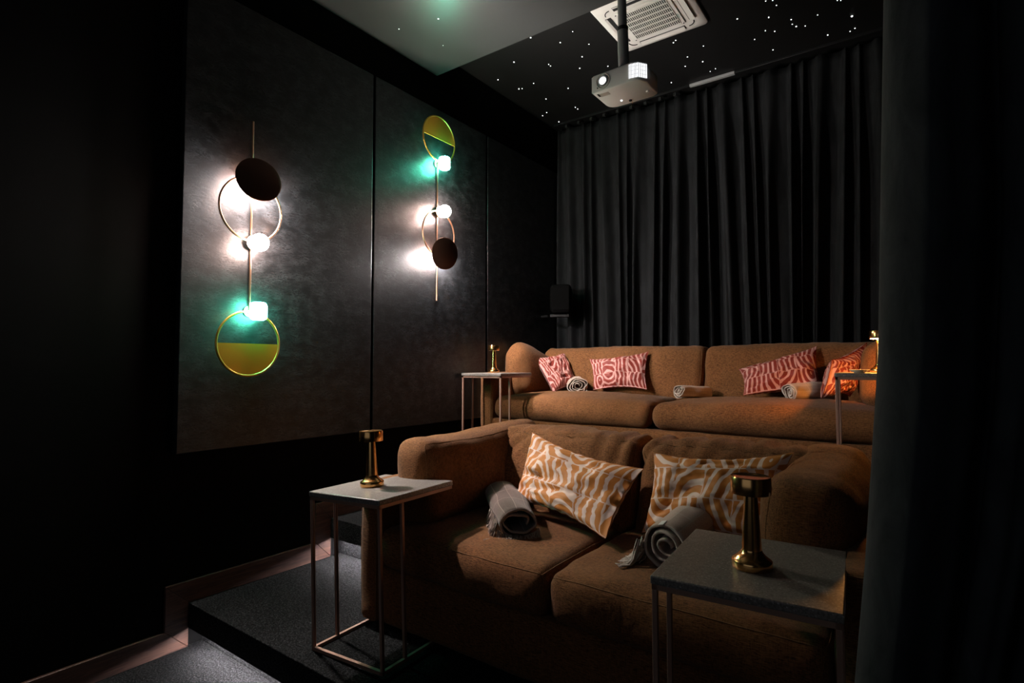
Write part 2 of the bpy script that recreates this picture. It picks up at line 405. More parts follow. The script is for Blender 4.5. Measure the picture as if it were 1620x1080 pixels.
def side_curtain():
    cx = 2.8686; Yc = 1.22; kx = Yc / 1.3
    def tab(z, T):
        T = sorted(T)
        if z <= T[0][0]:
            (a, p), (b, q) = T[0], T[1]; return p + (q - p) * (z - a) / (b - a) * .5
        for (a, p), (b, q) in zip(T, T[1:]):
            if z <= b: return p + (q - p) * sstep((z - a) / (b - a)) * 1.0 if False else p + (q - p) * (z - a) / (b - a)
        return T[-1][1]
    B0 = [(.72, 2.752), (.986, 2.779), (1.371, 2.81), (2.075, 2.837), (3.5, 2.85)]
    B1 = [(.772, 2.906), (1.05, 2.95), (1.324, 2.982), (1.605, 3.0), (2.0, 3.005), (3.5, 3.0)]
    B2 = [(.55, 2.945), (.8, 2.975), (1.1, 3.03), (1.45, 3.075), (2.2, 3.13), (3.5, 3.14)]
    zt, zb = SLAB - .035, Z1 + .01; nz = 60; vs = []; fs = []; per = 22; nfold = 7
    for j in range(nz + 1):
        z = zt + (zb - zt) * j / nz; tt = j / nz
        b = [tab(z, B0), tab(z, B1), tab(z, B2)]
        while len(b) < nfold + 1: b.append(b[-1] + .14 - .03 * tt + .02 * math.sin(len(b) * 2.3))
        b = [cx - (cx - x) * kx + .003 for x in b]
        row = [(b[0] + .025, Yc + .10), (b[0] + .012, Yc + .075), (b[0] + .002, Yc + .045), (b[0] - .001, Yc + .02)]
        for k in range(nfold):
            x0, x1 = b[k], b[k + 1]; W = x1 - x0
            for i in range(per):
                a = i / per
                y = Yc - .075 * (math.sin(PI * a ** .85) ** .75 if a > 0 else 0) + .035 * sstep((a - .8) / .2)
                y += .010 * math.sin(a * 9 + k * 2 + tt * 1.5) * math.sin(PI * a)
                x = x0 + W * a - .012 * math.sin(PI * min(a * 3, 1))
                y += .006 * noise.noise(Vector((x * 6, z * 2.2, k)))
                row.append((x, y))
            row.append((x1 + .006, Yc + .04))
        n = len(row); vs += [(x, y, z) for x, y in row]
        if j:
            for i in range(n - 1):
                a = (j - 1) * n + i; fs.append((a, a + 1, a + n + 1, a + n))
    o = MB().add([(x - cx, y - Yc, z) for x, y, z in vs], fs).build('curtain', M_velvet_lit, None, smooth='full', loc=(cx, Yc, 0))
    m = o.modifiers.new('solid', 'SOLIDIFY'); m.thickness = .003
    tag(o, 'charcoal velvet curtain hanging closest to the viewer, beside the right marble-topped table', 'curtain')
side_curtain()
t = thing('curtain_track', 'black curtain track fixed above the nearest curtain', 'curtain track', (3.3, 1.22, SLAB - .001))
MB().box((-.5, -.015, -.03), (.58, .015, 0)).build('track', M_black, t, bevel=.002)

# ------------------------------------------------------------------ soft upholstery
def soft(w, d, h, r=.05, bulge=(.0, .0, .02), res=.022, wr=.004, seed=0, creases=(), extra=None, taper_top=0.0, lump=1.0):
    """rounded, puffed cushion, centred in x and y, bottom at z=0; returns mesh builder and its deform function"""
    hx, hy, hz = w / 2, d / 2, h / 2
    def deform(p):
        x, y, z = p
        q = Vector((max(-hx + r, min(hx - r, x)), max(-hy + r, min(hy - r, y)), max(-hz + r, min(hz - r, z))))
        dl = Vector((x, y, z)) - q
        if dl.length > 1e-9: dl = dl.normalized() * r
        P = q + dl; nrm = dl.normalized() if dl.length > 0 else Vector((0, 0, 1))
        fx, fy, fz = [max(0, 1 - (a / b) ** 2) for a, b in ((P.x, hx), (P.y, hy), (P.z, hz))]
        P.z += (1 if z > 0 else -.3) * bulge[2] * (fx * fy) ** .7
        P.y += math.copysign(bulge[1] * (fx * fz) ** .7, y) if abs(y) > hy * .5 else 0
        P.x += math.copysign(bulge[0] * (fy * fz) ** .7, x) if abs(x) > hx * .5 else 0
        if taper_top: P.y += taper_top * (z / hz) * .5
        n = noise.noise(Vector((P.x * 5 + seed * 9, P.y * 5, P.z * 5))) * wr * 2.2 * lump + noise.noise(Vector((P.x * 16, P.y * 16 + seed, P.z * 16))) * wr
        for (x0, slope, wd, dep, z0, z1, side) in creases:
            # crease: a pull line across the front or top
            zz = P.z + hz
            m_ = sstep((zz - z0) / .05) * sstep((z1 - zz) / .05)
            if side == 'f': m_ *= sstep((-P.y / hy - .1) / .5)
            c = x0 + slope * (zz - (z0 + z1) / 2) + (.35 * slope) * (P.y + hy)
            n -= dep * m_ * math.exp(-((P.x - c) / wd) ** 2)
        P += nrm * n
        P.z += hz
        if extra: P = extra(P)
        return P
    nx, ny, nz = [max(6, int(2 * a / res)) for a in (hx, hy, hz)]
    def cd(i, n, hh):
        t = i / n * 2 - 1
        return math.sin(t * PI / 2 * .86) / math.sin(PI / 2 * .86) * hh
    idx = {}; vs = []; fs = []
    def V(i, j, k):
        if (i, j, k) not in idx:
            idx[(i, j, k)] = len(vs); vs.append(deform((cd(i, nx, hx), cd(j, ny, hy), cd(k, nz, hz))))
        return idx[(i, j, k)]
    for i in range(nx):
        for j in range(ny):
            fs.append((V(i, j, 0), V(i, j + 1, 0), V(i + 1, j + 1, 0), V(i + 1, j, 0)))
            fs.append((V(i, j, nz), V(i + 1, j, nz), V(i + 1, j + 1, nz), V(i, j + 1, nz)))
    for i in range(nx):
        for k in range(nz):
            fs.append((V(i, 0, k), V(i + 1, 0, k), V(i + 1, 0, k + 1), V(i, 0, k + 1)))
            fs.append((V(i, ny, k), V(i, ny, k + 1), V(i + 1, ny, k + 1), V(i + 1, ny, k)))
    for j in range(ny):
        for k in range(nz):
            fs.append((V(0, j, k), V(0, j, k + 1), V(0, j + 1, k + 1), V(0, j + 1, k)))
            fs.append((V(nx, j, k), V(nx, j + 1, k), V(nx, j + 1, k + 1), V(nx, j, k + 1)))
    return MB().add(vs, fs), deform
def piping_path(deform, w, d, h, r, face='top', n=26):
    hx, hy, hz = w / 2, d / 2, h / 2; o = r * .29
    P = []
    if face == 'top':        # around the upper edge
        A, B, cst = hx, hy, hz
        rect = [(-A, -B), (A, -B), (A, B), (-A, B)]
        for a, b in zip(rect, rect[1:] + rect[:1]):
            for i in range(n): P.append((a[0] + (b[0] - a[0]) * i / n, a[1] + (b[1] - a[1]) * i / n, cst))
    else:                    # around the front edge
        rect = [(-hx, -hz), (hx, -hz), (hx, hz), (-hx, hz)]
        for a, b in zip(rect, rect[1:] + rect[:1]):
            for i in range(n): P.append((a[0] + (b[0] - a[0]) * i / n, -hy, a[1] + (b[1] - a[1]) * i / n))
    return [deform(p) for p in P]

def make_sofa(label, loc, W, seat_seam, back_seam, seat_top_bulge, creased, sideL, sideR):
    D = 1.03; AW = .112
    t = thing('sofa', label, 'sofa', loc)
    b, _ = soft(W - .01, D - .03, .235, r=.02, bulge=(0, .004, 0), res=.05, wr=.002)
    b.build('base', M_tweed, t, smooth='full', loc=(W / 2, D / 2 + .012, .03))
    for sx, nm in ((AW / 2, 0), (W - AW / 2, 1)):
        a, df = soft(AW, D, .60, r=.03, bulge=(.004, .003, .004), res=.03, wr=.002, seed=nm)
        ao = a.build('arm', M_tweed, t, smooth='full', loc=(sx, D / 2, .028))
        MB().tube(piping_path(df, AW, D, .60, .03, 'front', 20), .0028, 6, True).build('piping', M_tweed_piping, ao, smooth='full')
    bf, _ = soft(W - 2 * AW, .13, .56, r=.03, res=.04, wr=.003)
    bf.build('back_frame', M_tweed, t, smooth='full', loc=(W / 2, D - .07, .06))
    for fx in (.07, W - .07):
        for fy in (.07, D - .07):
            MB().lathe([(.02, 0), (.024, .032)], 16).build('foot', M_black, t, loc=(fx, fy, .0))
    rr = .05 if creased else .075
    for k, (x0, x1) in enumerate(((AW, seat_seam), (seat_seam, W - AW))):
        w_ = x1 - x0 - .004; dd = .80; hh = .168
        cr = []
        if creased and k == 1:
            cr = [(-.20, .10, .009, .016, .02, .16, 'f'), (-.155, .12, .008, .012, .03, .165, 'f'), (-.11, .14, .010, .017, .02, .17, 'f'), (-.05, .1, .010, .010, .04, .17, 'f')]
        if creased and k == 0:
            cr = [(.05, .5, .010, .004, .08, .2, 'f'), (.09, .5, .009, .004, .08, .2, 'f')]
        s, df = soft(w_, dd, hh, r=rr, bulge=(0, .018, seat_top_bulge), wr=.004, seed=k + 3, creases=cr)
        so = s.build('seat_cushion', M_tweed, t, smooth='full', loc=((x0 + x1) / 2, dd / 2 + .004, .268))
        if creased: MB().tube(piping_path(df, w_, dd, hh, rr), .0022, 6, True).build('piping', M_tweed_piping, so, smooth='full')
    for k, (x0, x1) in enumerate(((AW + .03, back_seam), (back_seam, W - AW - .03))):
        w_ = x1 - x0 - .006; dd = .25; hh = .41
        cr = []
        if creased:
            rn = random.Random(5 + k); x = -w_ / 2 + .07
            while x < w_ / 2 - .05:
                cr.append((x, rn.uniform(-.1, .75), rn.uniform(.010, .018), rn.uniform(.012, .022), .24, .60, 'a')); x += rn.uniform(.055, .11)
        s, df = soft(w_, dd, hh, r=.065 if creased else .055, bulge=(0, .035, .012), wr=.006, seed=k + 11, creases=cr, taper_top=.12)
        so = s.build('back_cushion', M_tweed, t, smooth='full', loc=((x0 + x1) / 2, .80, .405 if creased else .42))
        MB().tube(piping_path(df, w_, dd, hh, .06, 'front'), .0020, 6, True).build('piping', M_tweed_piping, so, smooth='full')
    for k, sc in enumerate((sideL, sideR)):
        w_, dd, hh, px, py, pz, rx, ry, rz, ex = sc
        s, df = soft(w_, dd, hh, r=min(w_, hh) * (.34 if creased else .42), bulge=(.022, .012, .012), wr=.005, seed=k + 21, extra=ex)
        so = s.build('side_cushion', M_tweed, t, smooth='full', loc=(px, py, pz)); so.rotation_euler = (rx, ry, rz)
        # welt line around the face that looks into the seat
        hx, hy, hz = w_ / 2, dd / 2, hh / 2; pts = []
        sg = 1 if k == 0 else -1
        for (a, b), (c, e) in zip([(-hy, -hz), (hy, -hz), (hy, hz), (-hy, hz)], [(hy, -hz), (hy, hz), (-hy, hz), (-hy, -hz)]):
            for i in range(24): pts.append(df((sg * hx, a + (c - a) * i / 24, b + (e - b) * i / 24)))
        MB().tube(pts, .0013, 6, True).build('piping', M_tweed_piping, so, smooth='full')
    return t
def sag(mid, depth, span):
    def f(P):
        k = max(0, 1 - ((P.y - mid) / span) ** 2); P.z -= depth * k * max(0, P.z / .4); return P
    return f
def peak(P):
    k = max(0, min(1, P.z / .4))
    P.z += k * (.055 * math.exp(-((P.x + .02) ** 2 + (P.y + .17) ** 2) / .012) - .10 * sstep((P.y + .12) / .40)); return P
make_sofa('brown tweed sofa in the front row with two orange patterned pillows', (.863, 1.615, Z1), 1.94, .97, 1.01, .022, True,
          (.23, .90, .395, .20, .60, .425, math.radians(1.6), math.radians(-6), math.radians(-2), sag(-.05, .02, .35)),
          (.25, .84, .385, 1.715, .62, .425, math.radians(1.8), math.radians(4), math.radians(0), sag(-.02, .02, .25)))
make_sofa('wide brown tweed sofa in the back row with red patterned pillows', (.04, 3.46, Z3), 2.92, 1.425, 1.57, .045, False,
          (.22, .62, .40, .16, .60, .425, 0, math.radians(-5), math.radians(-6), peak),
          (.24, .66, .40, 2.675, .62, .43, 0, math.radians(5), math.radians(4), sag(.2, .03, .4)))

# ------------------------------------------------------------------ pillows
def pillow(label, BL, BR, TR, TL, thick, m, seed, folds=()):
    BL, BR, TR, TL = map(Vector, (BL, BR, TR, TL))
    ctr = (BL + BR) / 2
    nrm = ((BR - BL).cross(TL - BL)).normalized()          # front normal when listed counter-clockwise from the front
    N, Mv = 44, 30; vs = []; fs = []; uv = []
    for side in (1, -1):
        for j in range(Mv + 1):
            for i in range(N + 1):
                u, v = i / N * 2 - 1, j / Mv * 2 - 1
                uu = u * (1 - .085 * (1 - v * v) * abs(u)) + .007 * math.sin(v * 19 + seed) * abs(u) ** 6 * (1 - v * v); vv = v * (1 - .19 * (1 - u * u) * abs(v)) + .012 * math.sin(u * 31 + seed * 2) * abs(v) ** 6 * (1 - u * u)
                a, b = (uu + 1) / 2, (vv + 1) / 2
                P = (BL * (1 - a) + BR * a) * (1 - b) + (TL * (1 - a) + TR * a) * b
                e = max(0, (1 - u ** 2) * (1 - v ** 2))
                th = thick * (e ** .42) * .5
                q = noise.noise(Vector((u * 2.2 + seed * 5, v * 2.2, side * 2))) * .024 + noise.noise(Vector((u * 6 + seed + 2 * v, v * 7 - u, side))) * .012 + noise.noise(Vector((u * 14 + seed, v * 12, side))) * .004
                # gathers running in from the sewn rim
                q += .006 * math.sin(u * 34 + seed) * math.exp(-(1 - abs(v)) * 7) + .006 * math.sin(v * 22 + seed) * math.exp(-(1 - abs(u)) * 7)
                for (fu, fv, ang, wd, dep) in folds:
                    s_ = (u - fu) * math.sin(ang) - (v - fv) * math.cos(ang); al = (u - fu) * math.cos(ang) + (v - fv) * math.sin(ang)
                    q -= dep * math.exp(-(s_ / wd) ** 2) * math.exp(-(al / .8) ** 2)
                P = P + nrm * (side * th + q * min(1, e * 3) * (1 if side > 0 else .3))
                vs.append(P - ctr); uv.append(((u + 1) / 2, (v + 1) / 2))
    K = (N + 1) * (Mv + 1)
    for s_ in range(2):
        for j in range(Mv):
            for i in range(N):
                a = s_ * K + j * (N + 1) + i
                f = (a, a + 1, a + N + 2, a + N + 1); fs.append(f if s_ == 0 else f[::-1])
    mb = MB().add(vs, fs); mb.uv = uv
    # weld the rim
    o = mb.build('throw_pillow', m, None, smooth='full', loc=tuple(ctr))
    wd = o.modifiers.new('weld', 'WELD'); wd.merge_threshold = .0008
    # sewn rim cord
    rim = []
    for j, i in [(0, i) for i in range(N)] + [(j, N) for j in range(Mv)] + [(Mv, i) for i in range(N, 0, -1)] + [(j, 0) for j in range(Mv, 0, -1)]:
        rim.append(vs[j * (N + 1) + i])
    MB().tube(rim, .0022, 5, True).build('seam', M_seam[0 if 'orange' in m.name else 1], o, smooth='full')
    return o
def ptag(o, label, grp): tag(o, label, 'pillow', grp)
GF = 'orange swirl pillows on the front sofa'; GR = 'red swirl pillows on the back sofa'
o = pillow('', (1.332, 2.140, 0.707), (1.920, 1.905, 0.700), (1.932, 2.240, 0.909), (1.339, 2.280, 1.017), .15, M_po[0], 1, ((-.5, -.15, .15, .10, .02), (-.3, -.45, .3, .08, .022), (.1, -.3, .1, .05, .012)))
ptag(o, 'orange and cream swirl pillow tilted at the left of the front sofa', GF)
o = pillow('', (1.983, 2.100, 0.687), (2.469, 2.080, 0.735), (2.504, 2.260, 1.028), (1.978, 2.240, 0.982), .15, M_po[1], 2, ((-.75, -.55, .9, .08, .02), (0, .75, 0, .08, .015)))
ptag(o, 'orange and cream swirl pillow upright behind the nearest brass lamp', GF)
o = pillow('', (0.515, 3.820, 1.121), (0.613, 4.060, 1.156), (0.392, 4.200, 1.461), (0.233, 3.960, 1.410), .13, M_pr[0], 3, ((-.3, .3, -.4, .1, .02), (.1, -.5, .2, .08, .02)))
ptag(o, 'red swirl pillow turned sideways at the far left of the back sofa', GR)
o = pillow('', (0.790, 3.970, 1.148), (1.233, 3.990, 1.164), (1.190, 4.140, 1.454), (0.683, 4.120, 1.397), .13, M_pr[1], 4)
ptag(o, 'red swirl pillow facing forward on the left half of the back sofa', GR)
o = pillow('', (1.956, 3.860, 1.150), (2.404, 3.980, 1.187), (2.353, 4.150, 1.475), (1.892, 4.020, 1.319), .13, M_pr[2], 5, ((-.6, -.6, .3, .08, .02),))
ptag(o, 'red swirl pillow behind the rightmost rolled throw, leaning left', GR)
o = pillow('', (2.423, 3.720, 1.149), (2.550, 3.980, 1.156), (2.643, 4.020, 1.489), (2.475, 3.800, 1.380), .14, M_pr[3], 6)
ptag(o, 'red swirl pillow behind the right back row table, lit orange', GR)


# ------------------------------------------------------------------ rolled throws
def throw(label, A, B, R, m, turns=3.2, fringe=None, squish=.86, tagged=False, grp=None, seed=0, r_in=.16, wob=.10):
    """rolled blanket whose axis runs from A (end towards the viewer) to B"""
    A, B = Vector(A), Vector(B); ax = (B - A); L = ax.length
    t = thing('rolled_throw', label, 'blanket', tuple(A))
    t.rotation_euler = (0, 0, math.atan2(ax.y, ax.x) - PI / 2)
    pitch = math.asin(ax.z / L)
    nt = int(turns * 30); nl = 22; vs = []; fs = []; uv = []
    r0 = R * r_in
    def rad(s, a, th):
        r = r0 + (R - r0) * s ** .9
        r *= 1 + wob * noise.noise(Vector((math.cos(th) * 1.3 + s * 2 + seed, math.sin(th) * 1.3, a * 2.5)))
        return r * (1 - .08 * (abs(a - .5) * 2) ** 6)
    for i in range(nt + 1):
        s = i / nt; th = s * turns * 2 * PI - PI * .15
        for j in range(nl + 1):
            a = j / nl
            r = rad(s, a, th)
            y = a * L + (.010 * math.sin(s * 21 + seed) if j in (0,) else 0) + (1 - s) * -.0
            z = R * squish + r * math.sin(th) * squish
            vs.append((r * math.cos(th), y, z + a * L * math.tan(pitch) * 1.0)); uv.append((s * turns, a))
    for i in range(nt):
        for j in range(nl):
            a = i * (nl + 1) + j; fs.append((a, a + nl + 1, a + nl + 2, a + 1))
    mb = MB().add(vs, fs); mb.uv = uv
    o = mb.build('blanket', m, t, smooth='full')
    md = o.modifiers.new('solid', 'SOLIDIFY'); md.thickness = min(.008, R * .09); md.offset = 0
    if fringe:
        rn = random.Random(seed); fb = MB()
        for side, n, x0, x1, fl in fringe:     # side -1 / 1: along the left or right flank; 0: below the near end
            for i in range(n):
                f = i / (n - 1)
                if side == 0:
                    c = x0 + (x1 - x0) * f; p = Vector((c, -.003, R * squish - R * squish * .9 * math.sqrt(max(.05, 1 - (c / R) ** 2)))); d = Vector((rn.uniform(-.5, .5), -1, 0)); drop = p.z / 4
                else: p = Vector((side * R * rn.uniform(.90, 1.0), x0 + (x1 - x0) * f, R * squish * rn.uniform(.55, 1.2))); d = Vector((side, rn.uniform(-.7, .0), 0)); drop = p.z / 4
                path = [p.copy()]; zz = p.z
                for q in range(7):
                    d = d + Vector((rn.uniform(-.35, .35), rn.uniform(-.35, .35), 0)); d.normalize()
                    zz = max(.004, zz - drop); p = p + d * (fl / 7) * (.45 if zz > .01 else 1); p.z = zz + rn.uniform(0, .005); path.append(p.copy())
                fb.tube(path, .0026, 5, taper=.8)
        fo = fb.build('fringe', m, t, smooth='full')
        fo['kind'] = 'stuff'
    if tagged:
        lb = MB()
        for q in range(6):
            quad = []
            for dq, a in ((0, -.004), (0, .030), (1, .030), (1, -.004)):
                an = math.radians(96 + (q + dq) * 2.2); k = int(turns) + 1
                while (an + 2 * PI * k + PI * .15) / (2 * PI * turns) > 1: k -= 1
                s_ = (an + 2 * PI * k + PI * .15) / (2 * PI * turns); rr = rad(s_, max(0, a) / L, an) + .006
                quad.append((rr * math.cos(an), a, R * squish + rr * math.sin(an) * squish + max(0, a) * math.tan(pitch)))
            lb.add(quad, [(0, 1, 2, 3)])
        lo = lb.build('care_label', M_label, t); md = lo.modifiers.new('s', 'SOLIDIFY'); md.thickness = .0012
        lo['label'] = 'small white care label'
    return t
GT = 'rolled wool throws on the sofas'
throw('brown checked throw with fringe, rolled up left on the front sofa', (1.555, 1.855, .650), (1.235, 2.18, .665), .094, M_wool, 1.825, [(-1, 70, .0, .24, .09), (0, 40, -.085, .085, .04)], seed=1, squish=.66, r_in=.45, wob=.22)
o = throw('grey rolled throw with hanging fringe and white label, by the right front table', (2.175, 1.845, .655), (2.195, 2.19, .68), .091, M_wool_pale, 2.825, [(-1, 90, -.03, .10, .10)], squish=.9, tagged=True, seed=2)
throw('pale rolled throw between two red pillows on the back sofa', (.715, 3.86, Z3 + .455), (.61, 4.05, Z3 + .455), .082, M_wool_pale, 3.825, [(0, 60, -.07, .07, .03)], seed=3, wob=.3)
throw('small grey rolled throw alone at the middle of the back sofa', (1.545, 3.80, Z3 + .458), (1.68, 4.02, Z3 + .445), .058, M_wool_pale, 2.825, None, seed=4, wob=.3)
throw('pale rolled throw in front of the right red pillows on the back sofa', (2.235, 3.86, Z3 + .455), (2.43, 4.06, Z3 + .455), .072, M_wool_pale, 3.825, None, seed=5, wob=.3)


# ------------------------------------------------------------------ side tables
def side_table(label, loc, rot, sx=.41, sy=.425, H=.628, leg_y=.13, grp='copper framed side tables with stone tops'):
    """C-shaped table; local origin at the front-left base corner"""
    t = thing('side_table', label, 'side table', loc, rot, grp)
    q = .0065; zt = H - .021
    def bar(name, a, b, par=t):
        lo = [min(u, v) - q for u, v in zip(a, b)]; hi = [max(u, v) + q for u, v in zip(a, b)]
        return MB().box(lo, hi).build(name, M_frame, par, bevel=.0015)
    e = .01
    tp = MB()
    for a, b in (((e, e, zt - q), (sx - e, e, zt - q)), ((e, sy - e, zt - q), (sx - e, sy - e, zt - q)), ((e, e, zt - q), (e, sy - e, zt - q)), ((sx - e, e, zt - q), (sx - e, sy - e, zt - q))):
        tp.box([min(u, v) - q for u, v in zip(a, b)], [max(u, v) + q for u, v in zip(a, b)])
    tp.build('top_frame', M_frame, t)
    bf = MB(); yb = sy * .86
    for a, b in (((e, e, q), (sx - e, e, q)), ((e, e, q), (e, yb, q)), ((sx - e, e, q), (sx - e, yb, q)), ((e, yb, q), (sx - e, yb, q))):
        bf.box([min(u, v) - q for u, v in zip(a, b)], [max(u, v) + q for u, v in zip(a, b)])
    bf.build('base_frame', M_frame, t)
    for x in (e, sx - e):
        for y in (e, leg_y): bar('leg', (x, y, 2 * q + q), (x, y, zt - 3 * q))
    MB().box((0, 0, zt), (sx, sy, H)).build('tabletop', M_stone, t, bevel=.004, seg=3)
    return t
LT = side_table('copper framed side table at the left end of the front sofa', (.880, 1.364, Z1), (0, math.radians(-2.4), math.radians(2.5)), leg_y=.125)
RT = side_table('stone topped side table at the right end of the front sofa, nearest the viewer', (2.332, 1.316, Z1), (0, 0, math.radians(4.1)), sy=.46, leg_y=.13)
RLT = side_table('side table standing by the left wall in front of the back sofa', (.075, 3.195, Z3), (0, 0, 0), sx=.378, sy=.40, leg_y=.12)
RRT = side_table('side table holding the lit lamp, half hidden by the nearest curtain', (2.545, 3.20, Z3 + .0), (0, 0, 0), sx=.378, sy=.40, leg_y=.12, H=.650)

# ------------------------------------------------------------------ table lamps
def lamp(label, parent, lx, ly, H, lit=False, S=1.0):
    M = Matrix.Translation(parent.location) @ parent.rotation_euler.to_matrix().to_4x4()
    loc = M @ Vector((lx, ly, H + .0003))
    t = thing('table_lamp', label, 'lamp', tuple(loc), tuple(parent.rotation_euler), 'brass table lamps')
    def P(pr): return [(r * S, z * S) for r, z in pr]
    MB().lathe(P([(.047, 0), (.049, .003), (.049, .018), (.0475, .021), (.040, .026), (.032, .033), (.0262, .041), (.0245, .046)]), 56).build('base', M_brass, t, smooth=True)
    MB().lathe(P([(.0243, .0462), (.0155, .186)]), 48).build('stem', M_brass, t, smooth=True)
    # hollow shade: closed top, open underside
    MB().lathe(P([(.0158, .1885), (.043, .1885), (.0468, .187), (.0482, .187), (.0490, .190), (.0490, .228), (.0475, .2305), (.034, .2308), (.033, .2300), (.001, .2300)]), 56).build('lamp_shade', M_brass, t, smooth=True)
    if lit:
        MB().lathe(P([(.017, .1862), (.017, .1872), (.044, .1872), (.044, .1862)]), 40).build('light_ring', M_lit, t)['label'] = 'glowing amber ring under the shade'
    else:
        MB().lathe(P([(.017, .1868), (.017, .1880), (.042, .1880), (.042, .1868)]), 40).build('light_ring', M_label, t)
    return t
lamp('unlit brass lamp on the left front side table', LT, .165, .19, .628)
lamp('unlit brass lamp on the right front side table, the nearest one', RT, .205, .19, .628)
lamp('unlit brass lamp by the left wall, on the table before the back sofa', RLT, .118, .25, .628, S=.93)
lamp('brass lamp glowing amber beside the nearest curtain', RRT, .188, .19, .650, True, S=.93)
d = thing('dish', 'small shallow cream dish glowing under the lit lamp', 'dish', (2.650, 3.25, Z3 + .6505))
MB().lathe([(.022, 0), (.024, .001), (.044, .014), (.045, .0165), (.042, .0165), (.022, .005), (.001, .005)], 40).build('bowl', M_dish, d, smooth=True)

# ------------------------------------------------------------------ wall sconces
def sconce(label, y, z_end, flip):
    """flip=+1: rod end at the top, half-moon ring at the bottom"""
    t = thing('wall_sconce', label, 'wall light', (.042, y, z_end), group='brass and glass sconces on the left wall')
    s = -flip
    XR = .052; XD = .010; XG = .047
    def Zp(d): return s * d
    lo, hi = sorted((Zp(0), Zp(1.02)))
    MB().tube([(XD, 0, lo), (XD, 0, hi)], .0055, 12).build('rod', M_copper, t, smooth=True)
    def ring(d, r, dy, name, m, tube=.0062):
        pts = [(XG, dy + r * math.cos(a), Zp(d) + r * math.sin(a)) for a in [2 * PI * i / 72 for i in range(72)]]
        return MB().tube(pts, tube, 10, True, upv=(1, 0, 0)).build(name, m, t, smooth='full')
    # ring with a gold half-moon plate (always in the half away from the rod)
    gr = ring(1.185, .166, -.02, 'ring', M_gold)
    pts = [(-.02 + .163 * math.cos(a), Zp(1.185) + s * .163 * math.sin(a)) for a in [PI * i / 40 for i in range(41)]]
    MB().prism(pts, XG - .003, XG + .002, 'x').build('half_moon_plate', M_plate, t)
    ring(.485, .166, -.02, 'ring', M_copper)
    # standoffs to the wall
    for d, e in ((.655, 0), (1.02, 0)): MB().tube([(.0, 0, Zp(d)), (XG, 0, Zp(d))], .007, 12).build('standoff', M_copper, t, smooth=True)
    # green rounded bulb with its holder
    prof = [(.004, -.046), (.028, -.046), (.038, -.040), (.0425, -.028), (.0425, .028), (.038, .040), (.028, .046), (.004, .046)]
    c = MB().lathe(prof, 32); c.v = [(a + .062, b + .02, e + Zp(1.015)) for a, b, e in c.v]
    c.build('green_bulb', M_bulb_green, t, smooth='full')['label'] = 'glowing green glass bulb'
    c = MB().lathe([(.03, 0), (.03, .004)], 40); c.v = [(e + .004, a + .0, b + Zp(1.015)) for a, b, e in c.v]
    c.build('wall_plate', M_bronze, t)
    # warm globe
    c = MB().lathe([(.046 * math.sin(a), -.046 * math.cos(a)) for a in [.05 + (PI - .1) * i / 20 for i in range(21)]], 32)
    c.v = [(a + .072, b + .015, e + Zp(.655)) for a, b, e in c.v]
    c.build('globe', M_bulb_warm, t, smooth='full')['label'] = 'glowing warm white globe'
    cup = MB().lathe([(.010, 0), (.034, .010), (.040, .022), (.038, .022), (.030, .012), (.001, .004)], 32)
    cup.v = [(e + .014, a + .006, b + Zp(.655)) for a, b, e in cup.v]
    cup.build('globe_cup', M_copper, t, smooth=True)
    # lamp behind a tilted dark disc
    c = MB().lathe([(.001, -.0), (.036, .0), (.040, .006), (.040, .016), (.036, .02), (.001, .02)], 32)
    Rm = Matrix.Rotation(math.radians(90), 4, 'Y')
    c.v = [tuple(Rm @ Vector(p) + Vector((.018, 0.004, Zp(.345)))) for p in c.v]
    c.build('shielded_lamp', M_bulb_back, t, smooth='full')
    arc = []
    for i in range(25):
        a = math.radians(8 + i * 164 / 24); arc.append((.048 * math.cos(a) + .004, Zp(.345) + .048 * math.sin(a)))
    for a_, b_ in zip(arc, arc[1:]): pass
    cm = MB().add([(.0005, y_, z_) for y_, z_ in arc] + [(.046, y_, z_) for y_, z_ in arc], [(i, i + 1, 26 + i, 25 + i) for i in range(24)])
    co = cm.build('light_blocking_collar', M_bronze, t, smooth='full'); co.modifiers.new('s', 'SOLIDIFY').thickness = .002  # half collar added to block the lamp's upward light
    disc = MB().lathe([(.001, .006), (.112, .004), (.1155, .002), (.1155, -.002), (.112, -.003), (.001, -.003)], 56)
    Rd = Matrix.Rotation(math.radians(90), 4, 'Y')
    Rt = Matrix.Rotation(math.radians(-10), 4, 'Z') @ Matrix.Rotation(math.radians(8 * s), 4, 'Y')
    disc.v = [tuple(Rt @ Rd @ Vector(p) + Vector((.100, -.012, Zp(.335)))) for p in disc.v]
    disc.build('shade_disc', M_bronze, t, smooth=True)['label'] = 'tilted dark bronze disc'
    MB().tube([(.038, 0, Zp(.345)), (.098, -.008, Zp(.338))], .008, 10).build('disc_stem', M_copper, t)
    return t
sconce('wall sconce on the nearer panel, half-moon ring at its foot and dark disc on top', 1.535, 2.645, 1)
sconce('wall sconce on the middle panel, half-moon ring on top and dark disc low down', 2.945, 1.820, -1)

# ------------------------------------------------------------------ wall speaker
t = thing('wall_speaker', 'small black loudspeaker bracketed in the corner left of the back curtain', 'loudspeaker', (.24, 4.40, 1.82))
t.rotation_euler = (0, 0, math.radians(28))
s, _ = soft(.19, .17, .27, r=.04, bulge=(.006, .006, 0), res=.02, wr=0)
s.build('cabinet', M_speaker, t, smooth='full')
MB().box((-.078, -.094, .03), (.078, -.088, .24)).build('grille', M_speaker, t, bevel=.02)
MB().box((-.10, -.03, -.03), (.075, .03, -.004)).build('bracket', M_black, t, bevel=.004)
MB().tube([(-.12, 0, -.018), (-.23, .12, -.018)], .012, 10).build('bracket_arm', M_black, t)

